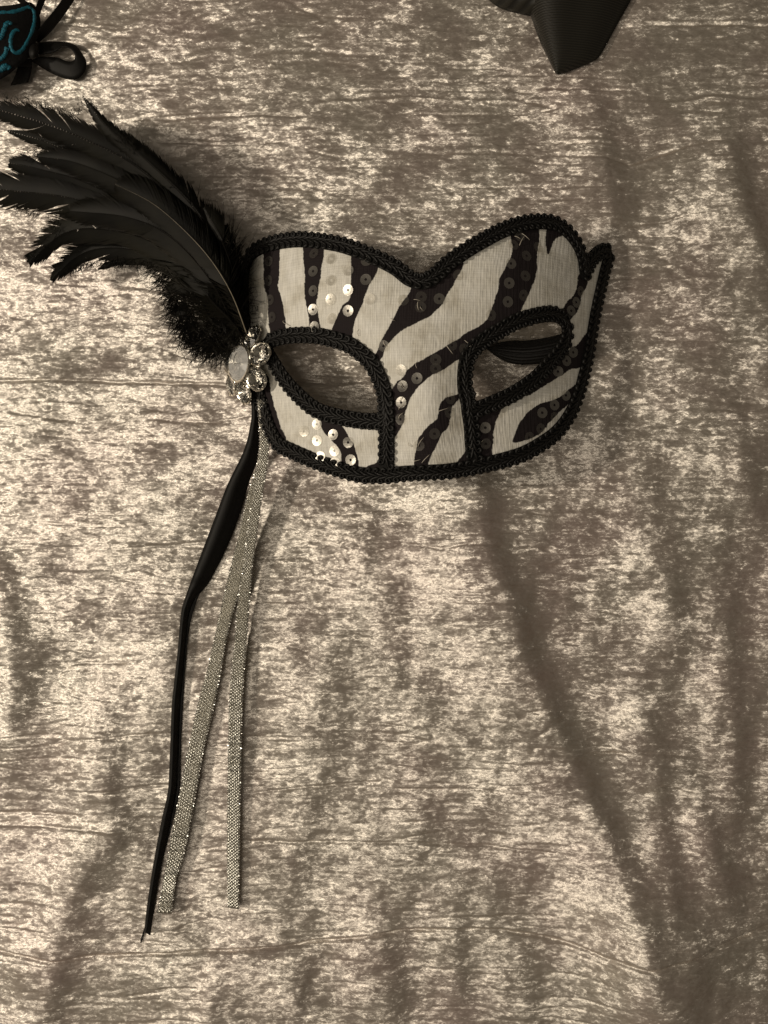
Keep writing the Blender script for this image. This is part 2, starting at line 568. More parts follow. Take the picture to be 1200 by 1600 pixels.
# ------------------------------------------------------------------ the zebra mask
OUTER = [(383, 470), (383, 440), (386, 416), (395, 397), (410, 387), (431, 380), (457, 376), (481, 376), (507, 379), (533, 384), (555, 391),
         (577, 400), (598, 409), (620, 421), (641, 437), (661, 441), (680, 431), (701, 412), (728, 393), (755, 377), (781, 363), (811, 352),
         (837, 348), (864, 350), (885, 363), (900, 383), (908, 404), (912, 428), (920, 410), (931, 397), (944, 392), (949, 400), (943, 422),
         (936, 452), (928, 489), (922, 524), (918, 551), (911, 582), (901, 618), (888, 648), (868, 675), (843, 694), (813, 710), (776, 721),
         (739, 729), (700, 735), (660, 737), (630, 739), (610, 742), (585, 742), (563, 741), (528, 732), (493, 720), (458, 705), (437, 694),
         (424, 672), (414, 643), (406, 615), (396, 575), (387, 520)]
EYE_L = [(421, 536), (442, 527), (470, 524), (498, 525), (521, 530), (545, 538), (563, 550), (580, 566), (591, 585), (600, 608), (604, 632),
         (600, 656), (577, 658), (549, 655), (519, 649), (493, 639), (468, 618), (447, 594), (430, 567), (421, 550)]
EYE_R = [(726, 575), (733, 553), (752, 534), (776, 519), (800, 505), (826, 496), (852, 491), (868, 493), (880, 502), (884, 516), (882, 533),
         (873, 549), (856, 569), (834, 593), (804, 614), (772, 629), (745, 639), (732, 634), (725, 605)]
ZEBRA = [
    [(413, 385), (413, 444), (418, 470), (420, 500), (424, 530), (452, 530), (447, 513), (445, 496), (440, 470), (435, 444), (435, 380)],
    [(475, 370), (476, 431), (477, 461), (482, 492), (487, 530), (503, 530), (499, 500), (495, 470), (501, 427), (506, 370)],
    [(553, 385), (548, 431), (547, 466), (532, 483), (518, 515), (512, 540), (545, 540), (553, 505), (564, 479), (577, 448), (593, 416), (596, 395)],
    [(645, 430), (642, 452), (623, 481), (610, 507), (596, 533), (584, 559), (592, 564), (610, 533), (630, 515), (645, 507), (669, 495), (688, 479), (701, 457), (712, 439), (724, 412), (700, 405), (661, 430)],
    [(801, 350), (800, 391), (789, 417), (780, 436), (776, 460), (768, 481), (757, 503), (728, 521), (693, 543), (661, 561), (641, 574), (625, 593), (611, 609), (604, 640), (604, 690), (616, 685), (630, 663),
     (634, 643), (642, 622), (655, 603), (675, 587), (695, 577), (716, 563), (740, 555), (776, 522), (806, 500), (813, 486), (827, 460), (836, 433), (840, 393), (840, 350)],
    [(724, 612), (713, 616), (697, 621), (687, 633), (682, 653), (672, 663), (660, 675), (652, 693), (646, 735), (664, 735), (680, 700), (690, 679), (700, 671), (704, 653), (708, 634), (718, 622)],
    [(735, 640), (785, 628), (777, 655), (771, 680), (766, 725), (735, 735), (712, 728), (728, 704), (731, 690)],
    [(856, 350), (855, 397), (868, 374), (884, 366)],
    [(905, 425), (899, 455), (885, 473), (878, 490), (890, 500), (904, 481), (910, 460), (918, 440)],
    [(870, 562), (884, 553), (891, 543), (903, 537), (914, 523), (932, 508), (924, 545), (908, 573), (891, 578), (873, 589), (852, 603), (824, 618), (815, 610), (850, 578)],
    [(801, 691), (808, 671), (821, 648), (841, 632), (862, 626), (880, 616), (899, 600), (898, 620), (886, 633), (871, 648), (852, 668), (838, 682), (817, 689)],
    [(495, 645), (499, 656), (505, 674), (517, 688), (531, 704), (535, 735), (561, 740), (555, 702), (545, 681), (533, 664), (528, 650)],
    [(566, 740), (575, 728), (591, 719), (597, 690), (604, 690), (606, 740)],
    [(380, 560), (417, 585), (421, 600), (425, 618), (430, 640), (438, 665), (448, 690), (430, 700), (410, 660)],
]


def mask_z(px, py):
    u = (px - 645.0) / np.where(px < 645.0, 262.0, 300.0)
    au = np.abs(u)
    p = np.where(px < 645.0, 2.1, 2.7)
    v = (py - 545.0) / 200.0
    core = 1 - np.power(np.maximum(au, 1e-6), p)
    z = 0.0065 + core * (0.043 - 0.009 * v * v)
    z = z + 0.0065 * np.exp(-((px - 668) / 50.0) ** 2 - ((py - 650) / 95.0) ** 2) * np.clip(core, 0, 1)
    # brows swell a little, sockets sink a little
    z = z + 0.0025 * np.exp(-((px - 520) / 70.0) ** 2 - ((py - 440) / 45.0) ** 2) + 0.002 * np.exp(-((px - 800) / 70.0) ** 2 - ((py - 420) / 45.0) ** 2)
    z = z - 0.003 * np.exp(-((px - 510) / 85.0) ** 2 - ((py - 590) / 55.0) ** 2) - 0.003 * np.exp(-((px - 805) / 70.0) ** 2 - ((py - 560) / 55.0) ** 2)
    return np.maximum(z, 0.0025)


def MP(px, py, lift=0.0):
    px = float(px); py = float(py)
    p = PV(px, py, float(mask_z(np.array(px), np.array(py))))
    return p + MN(px, py) * lift if lift else p


def MN(px, py):
    e = 2.0
    f = lambda a, b: PV(a, b, float(mask_z(np.array(a), np.array(b))))
    dx = f(px + e, py) - f(px - e, py); dy = f(px, py - e) - f(px, py + e)
    return dx.cross(dy).normalized()


BASE = PV(650, 570, 0.0)
mask = empty("masquerade_mask", BASE)
tag(mask, "zebra striped half mask with black feathers, crystal brooch and hanging silver ribbons", "mask")

# cloth shell
st = 1.6
xs = np.arange(380, 956, st); ys = np.arange(342, 748, st)
MX, MY = np.meshgrid(xs, ys)
outer_s = catmull(OUTER, 400, True); eye_l = catmull(EYE_L, 160, True); eye_r = catmull(EYE_R, 160, True)
cx = (MX[:-1, :-1] + st / 2); cy = (MY[:-1, :-1] + st / 2)
keep = in_poly(cx, cy, outer_s) & ~in_poly(cx, cy, eye_l) & ~in_poly(cx, cy, eye_r)
black = np.zeros(MX.shape)
ZEBRA_S = [catmull(p, 140, True)[:-1] for p in ZEBRA]
for sx in (-0.5, 0.0, 0.5):
    for sy in (-0.5, 0.0, 0.5):
        acc = np.zeros(MX.shape, bool)
        wob = 2.2 * fbm(MX / 14.0, MY / 14.0, 91, 2); wob2 = 2.2 * fbm(MX / 14.0, MY / 14.0, 97, 2)
        for poly in ZEBRA_S:
            acc |= in_poly(MX + sx * 2 + wob, MY + sy * 2 + wob2, poly)
        black += acc / 9.0
idx = -np.ones(MX.shape, int)
q = np.argwhere(keep)
used = np.zeros(MX.shape, bool)
for dj, di in ((0, 0), (0, 1), (1, 1), (1, 0)):
    used[q[:, 0] + dj, q[:, 1] + di] = True
idx[used] = np.arange(used.sum())
ux, uy = MX[used], MY[used]
uz = mask_z(ux, uy) + 0.00012 * fbm(ux / 6.0, uy / 6.0, 77, 2)
VX, VY, VZ = P(ux, uy, uz)
verts = np.stack([VX - BASE.x, VY - BASE.y, VZ - BASE.z], 1)
faces = np.stack([idx[q[:, 0], q[:, 1]], idx[q[:, 0] + 1, q[:, 1]], idx[q[:, 0] + 1, q[:, 1] + 1], idx[q[:, 0], q[:, 1] + 1]], 1)
shell = mesh_np("mask_face", verts, faces, M_PRINT, mask)
shell['label'] = "white cloth face printed with black zebra stripes"
at = shell.data.attributes.new('zebra', 'FLOAT', 'POINT')
at.data.foreach_set('value', black[used].astype(np.float32))
sol = shell.modifiers.new("thickness", 'SOLIDIFY'); sol.thickness = 0.0009; sol.offset = -1


# gimp braid: two rows of scrolling cords
def braid(name, path_px, closed, label=None, w=0.0037, pitch=0.0033):
    dense = catmull(path_px, 900, closed)
    pts = np.array([MP(a, b) for a, b in dense])
    L = np.linalg.norm(np.diff(pts, axis=0), axis=1).sum()
    n = max(4, int(round(L / pitch)))
    sub = 8
    d = np.r_[0, np.cumsum(np.linalg.norm(np.diff(pts, axis=0), axis=1))]
    qq = np.linspace(0, L, n * sub + 1)
    pxy = np.stack([np.interp(qq, d, dense[:, k]) for k in range(2)], 1)
    C = [MP(a, b) for a, b in pxy]
    Nn = [MN(a, b) for a, b in pxy]
    m = len(C)
    frames = []
    for i in range(m):
        i0, i1 = (i - 3, i + 3)
        if closed:
            t = C[i1 % (m - 1)] - C[i0 % (m - 1)]
        else:
            t = C[min(i1, m - 1)] - C[max(i0, 0)]
        t.normalize()
        b = Nn[i].cross(t).normalized()
        frames.append((C[i], t, b, Nn[i]))

    def at_(s):
        s = s * sub
        if closed:
            s = s % (m - 1)
        s = min(max(s, 0), m - 1)
        i = int(s); f = s - i; j = min(i + 1, m - 1)
        A, B = frames[i], frames[j]
        return tuple(A[k].lerp(B[k], f) for k in range(4))

    def place(s, b, h):
        c, t, bb, nn = at_(s)
        return c + bb * b + nn * h - BASE
    base = MB()
    cols = [(-0.93, 0.0006), (-0.5, 0.0010), (0, 0.0012), (0.5, 0.0010), (0.93, 0.0006)]
    rows = []
    for i in range(m):
        rows += [place(i / sub, a * w, h) for a, h in cols]
    base.add(rows, [(i * 5 + k, i * 5 + k + 1, (i + 1) * 5 + k + 1, (i + 1) * 5 + k) for i in range(m - 1) for k in range(4)])
    bo = base.build(name, M_BACKING, mask)
    if label: bo['label'] = label
    cord = MB()
    r0 = 0.00126
    for k in range(n):
        for side in (-1, 1):
            s0 = k + (0.5 if side > 0 else 0.0)
            if not closed and (s0 < 0.4 or s0 > n - 0.3): continue
            jr = r0 * random.uniform(0.9, 1.1)
            cc = w - jr - 0.0001
            prof = [(-1.25, 0.0, 0.0010), (-0.85, 0.00025, 0.0016), (-0.42, 0.00065, 0.00165)]
            for a in range(0, 11):
                ang = math.radians(-80 + a * 36)
                rr = jr * (1.0 - 0.068 * a)
                prof.append((rr * math.cos(ang) / pitch, cc + rr * math.sin(ang), 0.0014 - 0.00003 * a + 0.00025 * math.sin(ang)))
            pl = [place(s0 + a, side * b, h) for a, b, h in prof]
            cord.tube(pl, [0.00050] * 2 + [0.00062] * 8 + [0.00056] * (len(pl) - 10), 5)
    co = cord.build("scroll_cord", M_BRAID, bo)
    co['kind'] = 'stuff'
    return bo


braid("edge_braid", OUTER, True, "black scrolled braid round the outer edge")
braid("eye_braid", EYE_L, True, "black scrolled braid round the almond eye hole beside the brooch")
braid("eye_braid", EYE_R, True, "black scrolled braid round the eye hole showing the elastic")
braid("nose_braid", [(604, 625), (605, 657), (605, 690), (604, 732)], False)
braid("nose_braid", [(728, 610), (731, 640), (735, 666), (737, 692), (741, 722)], False)

# sequins
SEQ = [(422, 409, 0), (422, 439, 0), (424, 469, 0), (427, 496, 0), (492, 397, 0), (491, 425, 1), (491, 455, 1), (491, 484, 3), (493, 511, 1),
       (518, 406, 2), (518, 439, 1), (518, 468, 2), (519, 498, 2), (545, 424, 2), (545, 454, 2), (545, 486, 1), (573, 409, 1), (572, 438, 1), (578, 468, 1),
       (630, 470, 0), (600, 541, 0), (497, 663, 3), (522, 679, 2), (497, 688, 2), (545, 691, 1), (524, 704, 3), (502, 713, 3), (549, 718, 1), (525, 722, 3), (477, 674, 1),
       (627, 579, 1), (652, 592, 2), (630, 604, 0), (628, 629, 0), (627, 655, 0), (680, 577, 0), (701, 644, 0), (678, 677, 0), (655, 695, 0), (702, 623, 0),
       (757, 668, 1), (758, 693, 0), (686, 468, 1), (657, 481, 0), (797, 413, 1), (794, 443, 1), (792, 472, 1), (766, 493, 0), (821, 401, 0), (819, 432, 0), (816, 462, 0),
       (801, 384, 0), (839, 388, 0), (811, 371, 0), (705, 540, 0), (680, 563, 0), (716, 431, 0), (898, 473, 1), (890, 486, 1), (905, 456, 0), (883, 564, 1), (893, 551, 1),
       (869, 581, 2), (845, 645, 1), (864, 633, 1), (882, 618, 1), (843, 670, 0), (864, 652, 0), (825, 683, 0), (724, 546, 0), (658, 465, 0)]
seq_mesh = {}
lamp_dir = Vector((-0.95, 0.04, 0.87)).normalized()
sr = 0.0024
for k, (px, py, bright) in enumerate(SEQ):
    key = 0 if bright == 0 else 1
    if seq_mesh.get(key) is None:
        vs = []; fs = []; ns = 16
        for r, h in ((0.24, -0.00006), (0.62, -0.00004), (1.0, 0.00002)):
            for a in range(ns):
                w = 2 * math.pi * a / ns
                vs.append((sr * r * math.cos(w), sr * r * math.sin(w), h))
        for j in range(2):
            for a in range(ns):
                b = (a + 1) % ns
                fs.append((j * ns + a, j * ns + b, (j + 1) * ns + b, (j + 1) * ns + a))
        o = mesh_np("sequin", vs, fs, (M_SEQ_DIM, M_SEQ)[key], mask)
        seq_mesh[key] = o.data
    else:
        o = bpy.data.objects.new("sequin", seq_mesh[key]); COL.objects.link(o); o.parent = mask
    nrm = MN(px, py)
    c = MP(px, py, 0.0009)
    view = (Vector((0, 0, D)) - c).normalized()
    half = (view + lamp_dir).normalized()
    f = (0.0, 0.25, 0.55, 0.92)[bright]
    n2 = (nrm * (1 - f) + half * f + Vector((random.gauss(0, .07), random.gauss(0, .07), 0))).normalized()
    n2 = (n2 + nrm * 0.25).normalized() if bright else n2
    o.rotation_mode = 'QUATERNION'
    o.rotation_quaternion = n2.to_track_quat('Z', 'Y')
    o.location = c + nrm * (0.0005 * (1 - n2.dot(nrm)) * 6) - BASE

# loose ends of the clear sewing thread
th = MB()
for (px, py) in [(657, 483), (652, 478), (601, 537), (656, 690), (640, 694), (630, 603), (628, 624), (628, 636), (650, 571), (740, 530), (733, 541), (729, 537), (700, 547), (560, 520), (447, 505),
                 (813, 377), (806, 373), (818, 371), (612, 500), (650, 470), (690, 640), (663, 716), (650, 718), (735, 700), (750, 690), (626, 650)]:
    a = random.uniform(0, math.pi); ln = random.uniform(4, 9)
    pts = []
    for t in np.linspace(-1, 1, 6):
        pts.append(MP(px + math.cos(a) * ln * t + 2 * t * t, py + math.sin(a) * ln * t, 0.0006 + 0.0009 * (1 - t * t)) - BASE)
    th.tube(pts, 0.00011, 4)
o = th.build("loose_thread", M_THREAD, mask); o['kind'] = 'stuff'

# elastic strap that runs behind the right-hand eye hole
up = catmull([(758, 543), (775, 536), (800, 532), (821, 532), (850, 528), (880, 520), (920, 500)], 40)
lo = catmull([(760, 545), (772, 555), (790, 565), (812, 570), (845, 568), (880, 560), (920, 545)], 40)
el = MB()
ribs = 33
rows = []
for i in range(40):
    z0 = 0.006 + 0.006 * (i / 39)
    for k in range(ribs):
        f = k / (ribs - 1)
        a = up[i] * (1 - f) + lo[i] * f
        rows.append(PV(a[0], a[1], z0 + 0.0035 * math.sin(f * math.pi) + 0.00032 * (k % 4 in (1, 2))) - BASE)
el.add(rows, [(i * ribs + k, i * ribs + k + 1, (i + 1) * ribs + k + 1, (i + 1) * ribs + k) for i in range(39) for k in range(ribs - 1)])
o = el.build("elastic_strap", M_ELASTIC, mask)
sol = o.modifiers.new("thickness", 'SOLIDIFY'); sol.thickness = 0.0008


# ------------------------------------------------------------------ feathers
def feather(spine, hw, z0, z1, arch=0.0, quill_mat=None, down=0.25, quill_r=0.00032, spacing=1.5, lean=38, seed=0, flat=0.4, tip_sharp=0.8):
    rnd = random.Random(seed)
    sp = catmull(spine, 120)
    n = len(sp)
    L = np.linalg.norm(np.diff(sp, axis=0), axis=1).sum()
    zs = [z0 + (z1 - z0) * (i / (n - 1)) ** 0.8 + arch * math.sin(math.pi * i / (n - 1)) for i in range(n)]
    Q = MB()
    pts = [PV(a, b, z + (0.0007 if quill_mat else 0.0010)) - BASE for (a, b), z in zip(sp, zs)]
    Q.tube(pts, [quill_r * (1.15 - 1.05 * (i / (n - 1)) ** 0.8) for i in range(n)], 5)
    B = MB()
    nb = int(L / spacing)
    for side in (-1, 1):
        clump = 0.0
        k = 0
        while k < nb:
            t = (k + rnd.random() * 0.6) / nb
            k += 1
            if rnd.random() < 0.05: clump = rnd.gauss(0, 9)
            if not (t < down) and rnd.random() < 0.010: k += rnd.randint(1, 3)
            clump *= 0.9
            i = min(n - 2, int(t * (n - 1)))
            a = sp[i]
            tan = sp[i + 1] - sp[max(i - 1, 0)]
            tan = tan / np.linalg.norm(tan)
            perp = np.array([-tan[1], tan[0]]) * side
            # width profile
            prof = min(1.0, (t / 0.35) ** 0.6 * 0.9 + 0.1) * (1 - max(0, (t - 0.55) / 0.45) ** 1.9) ** tip_sharp
            ln = hw * max(prof, 0.06) * rnd.uniform(0.84, 1.1)
            isdown = t < down
            if isdown: ln *= rnd.uniform(0.7, 1.5)
            ang = math.radians(lean + clump + rnd.gauss(0, 12 if isdown else 1.6))
            d0 = tan * math.cos(ang) + perp * math.sin(ang)
            total = ln / max(0.45, math.sin(ang))
            segs = 5
            cur = np.array(a, float); zc = zs[i]
            left = []; right = []
            wdt = (0.55 if isdown else 1.25) * spacing
            dirv = d0
            for s in range(segs + 1):
                f = s / segs
                ww = wdt * (1 - f) ** 0.5 if not isdown else wdt * (1 - f)
                nrm2 = np.array([-dirv[1], dirv[0]])
                zz = zc - flat * 0.001 * ln * 0.3 * f * f + (rnd.gauss(0, 0.0007) * f if isdown else 0.00007 * rnd.random())
                p1 = cur + nrm2 * ww; p2 = cur - nrm2 * ww
                left.append(PV(p1[0], p1[1], zz + 0.00025) - BASE)
                right.append(PV(p2[0], p2[1], zz - 0.00025) - BASE)
                cur = cur + dirv * total / segs
                bend = tan * (0.16 if not isdown else 0.05) + (np.array([rnd.gauss(0, .16), rnd.gauss(0, .16)]) if isdown else 0)
                dirv = dirv + bend
                dirv = dirv / np.linalg.norm(dirv)
            B.strip(left, right)
    fo = B.build("feather", M_FEATHER, mask)
    Q.build("quill", quill_mat or M_DARKQUILL, fo)
    return fo


feather([(374, 505), (352, 430), (300, 345), (215, 262), (110, 208), (20, 178), (-60, 160)], 34, 0.018, .052, .004, seed=1)
feather([(374, 500), (353, 420), (306, 330), (232, 254), (168, 200), (128, 149)], 24, 0.014, .050, .004, seed=2, tip_sharp=1.0)
feather([(372, 510), (325, 420), (245, 325), (150, 258), (78, 224), (10, 204)], 27, 0.012, .040, .004, seed=3)
feather([(370, 515), (312, 420), (222, 335), (132, 285), (60, 264), (14, 254)], 34, 0.012, .038, .004, seed=4, tip_sharp=0.55)
feather([(368, 520), (312, 430), (222, 352), (120, 312), (40, 300), (-60, 292)], 44, 0.012, .040, .006, seed=5, tip_sharp=0.5)
feather([(366, 525), (312, 440), (235, 378), (155, 358), (98, 366), (45, 411)], 38, 0.010, .032, .006, seed=6, tip_sharp=0.7)
feather([(366, 530), (322, 460), (262, 408), (190, 388), (130, 396), (79, 438)], 33, 0.008, .022, .003, seed=7, tip_sharp=0.8)
feather([(364, 535), (332, 480), (292, 434), (240, 410), (195, 407), (152, 421)], 14, 0.008, .016, .002, seed=8)
feather([(372, 512), (340, 430), (280, 350), (200, 290), (120, 255), (60, 245)], 36, 0.018, .044, .006, seed=9, tip_sharp=0.6)
feather([(370, 520), (330, 440), (268, 372), (200, 340), (110, 330)], 38, 0.016, .040, .007, seed=14, tip_sharp=0.6)
feather([(385, 520), (367, 471), (348, 434), (323, 398), (293, 365), (257, 332), (227, 311), (180, 288)], 44, 0.022, .046, .003, quill_mat=M_QUILL, quill_r=.00022, seed=10)
# short downy feathers round the base
feather([(372, 540), (336, 505), (305, 470), (272, 440)], 36, 0.010, .016, .003, down=0.8, seed=11)
feather([(362, 548), (325, 528), (298, 508), (280, 480)], 32, 0.008, .012, .003, down=0.8, seed=12)
feather([(374, 505), (367, 440), (350, 385), (318, 325)], 32, 0.018, .034, .003, down=0.7, seed=13)
feather([(378, 490), (376, 440), (366, 395), (350, 352)], 20, 0.014, .028, .002, down=0.9, seed=15)
feather([(384, 545), (352, 548), (322, 545), (296, 530)], 22, 0.008, .010, .002, down=0.9, seed=16)
feather([(382, 530), (360, 500), (330, 470), (300, 430)], 44, 0.016, .024, .004, down=0.7, seed=17)

# loose down: fine hairs fringing the upper edge, the base and lying over the white cloth
fl = MB()


def hair(px, py, z, ang, ln, wd=0.55, curl=0.0, dz=0.0):
    left = []; right = []
    x, y = px, py
    segs = 6
    for s in range(segs + 1):
        f = s / segs
        nx2, ny2 = -math.sin(ang), math.cos(ang)
        w = wd * (1 - f) + 0.08
        zz = z + dz * f
        left.append(PV(x + nx2 * w, y + ny2 * w, zz + .0001) - BASE); right.append(PV(x - nx2 * w, y - ny2 * w, zz - .0001) - BASE)
        x += math.cos(ang) * ln / segs; y += math.sin(ang) * ln / segs
        ang += curl / segs
    fl.strip(left, right)


rnd = random.Random(99)
edge_up = catmull([(205, 245), (240, 270), (285, 312), (325, 358), (352, 400), (368, 445), (374, 490)], 200)
for i in range(1000):
    t = rnd.random(); a = edge_up[int(t * 199)]
    tuft = 1.6 if (int(t * 40) * 7919) % 5 == 0 else 1.0
    hair(a[0] + rnd.gauss(-6, 8), a[1] + rnd.gauss(4, 7), .017 + .020 * (1 - t) + rnd.gauss(0, .002), math.radians(-100 + 25 * (t - .5) + rnd.gauss(0, 20)), rnd.uniform(12, 40) * tuft, .5, rnd.gauss(0, .5), rnd.gauss(.002, .003))
edge_lo = catmull([(236, 412), (252, 440), (262, 470), (272, 505), (295, 540), (340, 552)], 200)
for i in range(1000):
    t = rnd.random(); a = edge_lo[int(t * 199)]
    hair(a[0] + rnd.gauss(14, 9), a[1] + rnd.gauss(-6, 8), .012 + rnd.gauss(0, .003), math.radians(165 - 60 * t + rnd.gauss(0, 26)), rnd.uniform(12, 36), .5, rnd.gauss(0, .8), rnd.gauss(-.001, .003))
for i in range(500):
    a0 = rnd.uniform(0, 2 * math.pi)
    hair(350 + rnd.gauss(0, 18), 500 + rnd.gauss(0, 26), .016 + rnd.gauss(0, .003), a0, rnd.uniform(14, 40), .5, rnd.gauss(0, .9), rnd.gauss(0, .003))
for line, ang0, zf, cnt, lo_, hi_ in [([(0, 158), (60, 168), (110, 182), (128, 165), (150, 180), (205, 240)], -120, .046, 260, 7, 18),
                                ([(20, 320), (86, 352), (60, 385), (50, 408)], 150, .034, 120, 6, 14), ([(84, 430), (120, 415), (165, 408), (236, 412)], 120, .020, 200, 6, 20),
                                ([(30, 232), (76, 236), (40, 246)], 165, .040, 80, 6, 14)]:
    ed = catmull(line, 100)
    for i in range(cnt):
        a = ed[rnd.randrange(100)]
        hair(a[0] + rnd.gauss(4, 4), a[1] + rnd.gauss(0, 4), zf + rnd.gauss(0, .001), math.radians(ang0 + rnd.gauss(0, 30)), rnd.uniform(lo_, hi_), .45, rnd.gauss(0, .6), rnd.gauss(0, .001))
o = fl.build("down_fluff", M_FEATHER, mask); o['kind'] = 'stuff'
fl = MB()
for i in range(26):
    py = rnd.uniform(425, 520); px = rnd.uniform(386, 394)
    zz = float(mask_z(np.array(px + 10), np.array(py))) + .003
    hair(px, py, zz, math.radians(rnd.choice([-25, 10, 30, 55]) + rnd.gauss(0, 22)), rnd.uniform(14, 30), .28, rnd.gauss(0, 1.2), .004)
o = fl.build("stray_barb", M_FEATHER, mask); o['kind'] = 'stuff'


# ------------------------------------------------------------------ brooch
def facet_gem(r, h, table=0.55, sides=8, depth=0.7):
    vs = []; fs = []
    for rr, z, off in ((table, h, 0.5), (1.0, 0.25 * h, 0.0), (1.0, 0.05 * h, 0.0)):
        for k in range(sides):
            w = 2 * math.pi * (k + off) / sides
            vs.append((r * rr * math.cos(w), r * rr * math.sin(w), z))
    fs.append(tuple(range(sides)))
    for k in range(sides):
        k2 = (k + 1) % sides
        fs.append((sides + k, sides + k2, k))
        fs.append((k, sides + k2, k2))
        fs.append((2 * sides + k, 2 * sides + k2, sides + k2, sides + k))
    vs.append((0, 0, -depth * h)); c = len(vs) - 1
    for k in range(sides):
        fs.append((2 * sides + (k + 1) % sides, 2 * sides + k, c))
    return vs, fs


bz = Vector((-0.74, 0.04, 0.67)).normalized()
by = Vector((0.10, 0.99, 0.05)); by = (by - bz * by.dot(bz)).normalized()
bx = by.cross(bz)
BM = Matrix((bx, by, bz)).transposed()
BC = PV(386, 570, 0.013) - BASE


def bp(x, y, z):
    return BC + BM @ Vector((x, y, z))


sb = MB()
ns = 24
for (r, z) in ():
    pass
ring = []
for r, z in ((0.0005, -0.0012), (0.0075, -0.0012), (0.0105, -0.0004), (0.0105, 0.0003), (0.0065, 0.0012), (0.0005, 0.0016)):
    ring.append([bp(r * math.cos(2 * math.pi * k / ns), r * math.sin(2 * math.pi * k / ns), z) for k in range(ns)])
vs = [p for rg in ring for p in rg]
sb.add(vs, [(j * ns + k, j * ns + (k + 1) % ns, (j + 1) * ns + (k + 1) % ns, (j + 1) * ns + k) for j in range(5) for k in range(ns)])
brooch = sb.build("brooch", M_SILVER, mask)
brooch['label'] = "silver flower brooch set with clear crystals"


def torus(mb, c, R, r, n=18, m=6, squash=1.0):
    pts = [bp(c[0] + R * math.cos(2 * math.pi * k / n), c[1] + R * squash * math.sin(2 * math.pi * k / n), c[2]) for k in range(n + 1)]
    mb.tube(pts, r, m, cap=False)


vs, fs = facet_gem(0.0079, 0.0026, 0.66, 12)
gem = mesh_np("centre_stone", [bp(x, y, z + 0.0042) for x, y, z in vs], fs, M_MILKY, brooch, smooth=False)
bz_mb = MB(); torus(bz_mb, (0, 0, 0.0044), 0.0082, 0.0006, 28)
for k in range(20):     # claw wall of the centre setting
    a = 2 * math.pi * k / 20
    bz_mb.tube([bp(0.0064 * math.cos(a), 0.0064 * math.sin(a), 0.001), bp(0.0078 * math.cos(a), 0.0078 * math.sin(a), 0.0044)], 0.0005, 5)
foil = [bp(0.0070 * math.cos(2 * math.pi * k / 20), 0.0070 * math.sin(2 * math.pi * k / 20), 0.0034) for k in range(20)] + [bp(0, 0, 0.0012)]
bz_mb.add(foil, [(k, (k + 1) % 20, 20) for k in range(20)])
bz_mb.build("bezel", M_SILVER, brooch, smooth=False)
for k in range(7):
    a = math.radians(20 + k * 360 / 7)
    rc = 0.0126
    cxp, cyp = rc * math.cos(a), rc * math.sin(a)
    vs, fs = facet_gem(0.0045, 0.0024, 0.5, 8)
    ca, sa = math.cos(a), math.sin(a)
    tilt = 0.35
    pts = []
    for x, y, z in vs:
        xx = x * math.cos(tilt) + z * math.sin(tilt); zz = -x * math.sin(tilt) + z * math.cos(tilt)
        xx *= 1.12
        pts.append(bp(cxp + xx * ca - y * sa, cyp + xx * sa + y * ca, zz + 0.0012))
    petal = MB()
    mm = 18

    def pp(rr, w, h):
        x = rr * math.cos(w) * 1.12; y = rr * math.sin(w)
        xx = x * math.cos(tilt) + h * math.sin(tilt); zz = -x * math.sin(tilt) + h * math.cos(tilt)
        return bp(cxp + xx * ca - y * sa, cyp + xx * sa + y * ca, zz + 0.0012)
    petal.tube([pp(0.0049, 2 * math.pi * j / mm, 0.0004) for j in range(mm + 1)], 0.00055, 6, cap=False)
    cup = [pp(0.0047, 2 * math.pi * j / mm, 0.0002) for j in range(mm)] + [pp(0, 0, -0.0022)]
    petal.add(cup, [(j, (j + 1) % mm, mm) for j in range(mm)])
    for j in range(9):      # little cast beads along the petal rim
        w = 2 * math.pi * (j + .5) / 9
        c = pp(0.0050, w, 0.0009)
        q8 = [c + Vector(v) * 0.00062 for v in ((1, 0, 0), (-1, 0, 0), (0, 1, 0), (0, -1, 0), (0, 0, 1), (0, 0, -1))]
        petal.add(q8, [(0, 2, 4), (2, 1, 4), (1, 3, 4), (3, 0, 4), (2, 0, 5), (1, 2, 5), (3, 1, 5), (0, 3, 5)])
    po = petal.build("petal", M_SILVER, brooch, smooth=False)
    po2 = mesh_np("petal_stone", pts, fs, M_CRYSTAL, brooch, smooth=False)


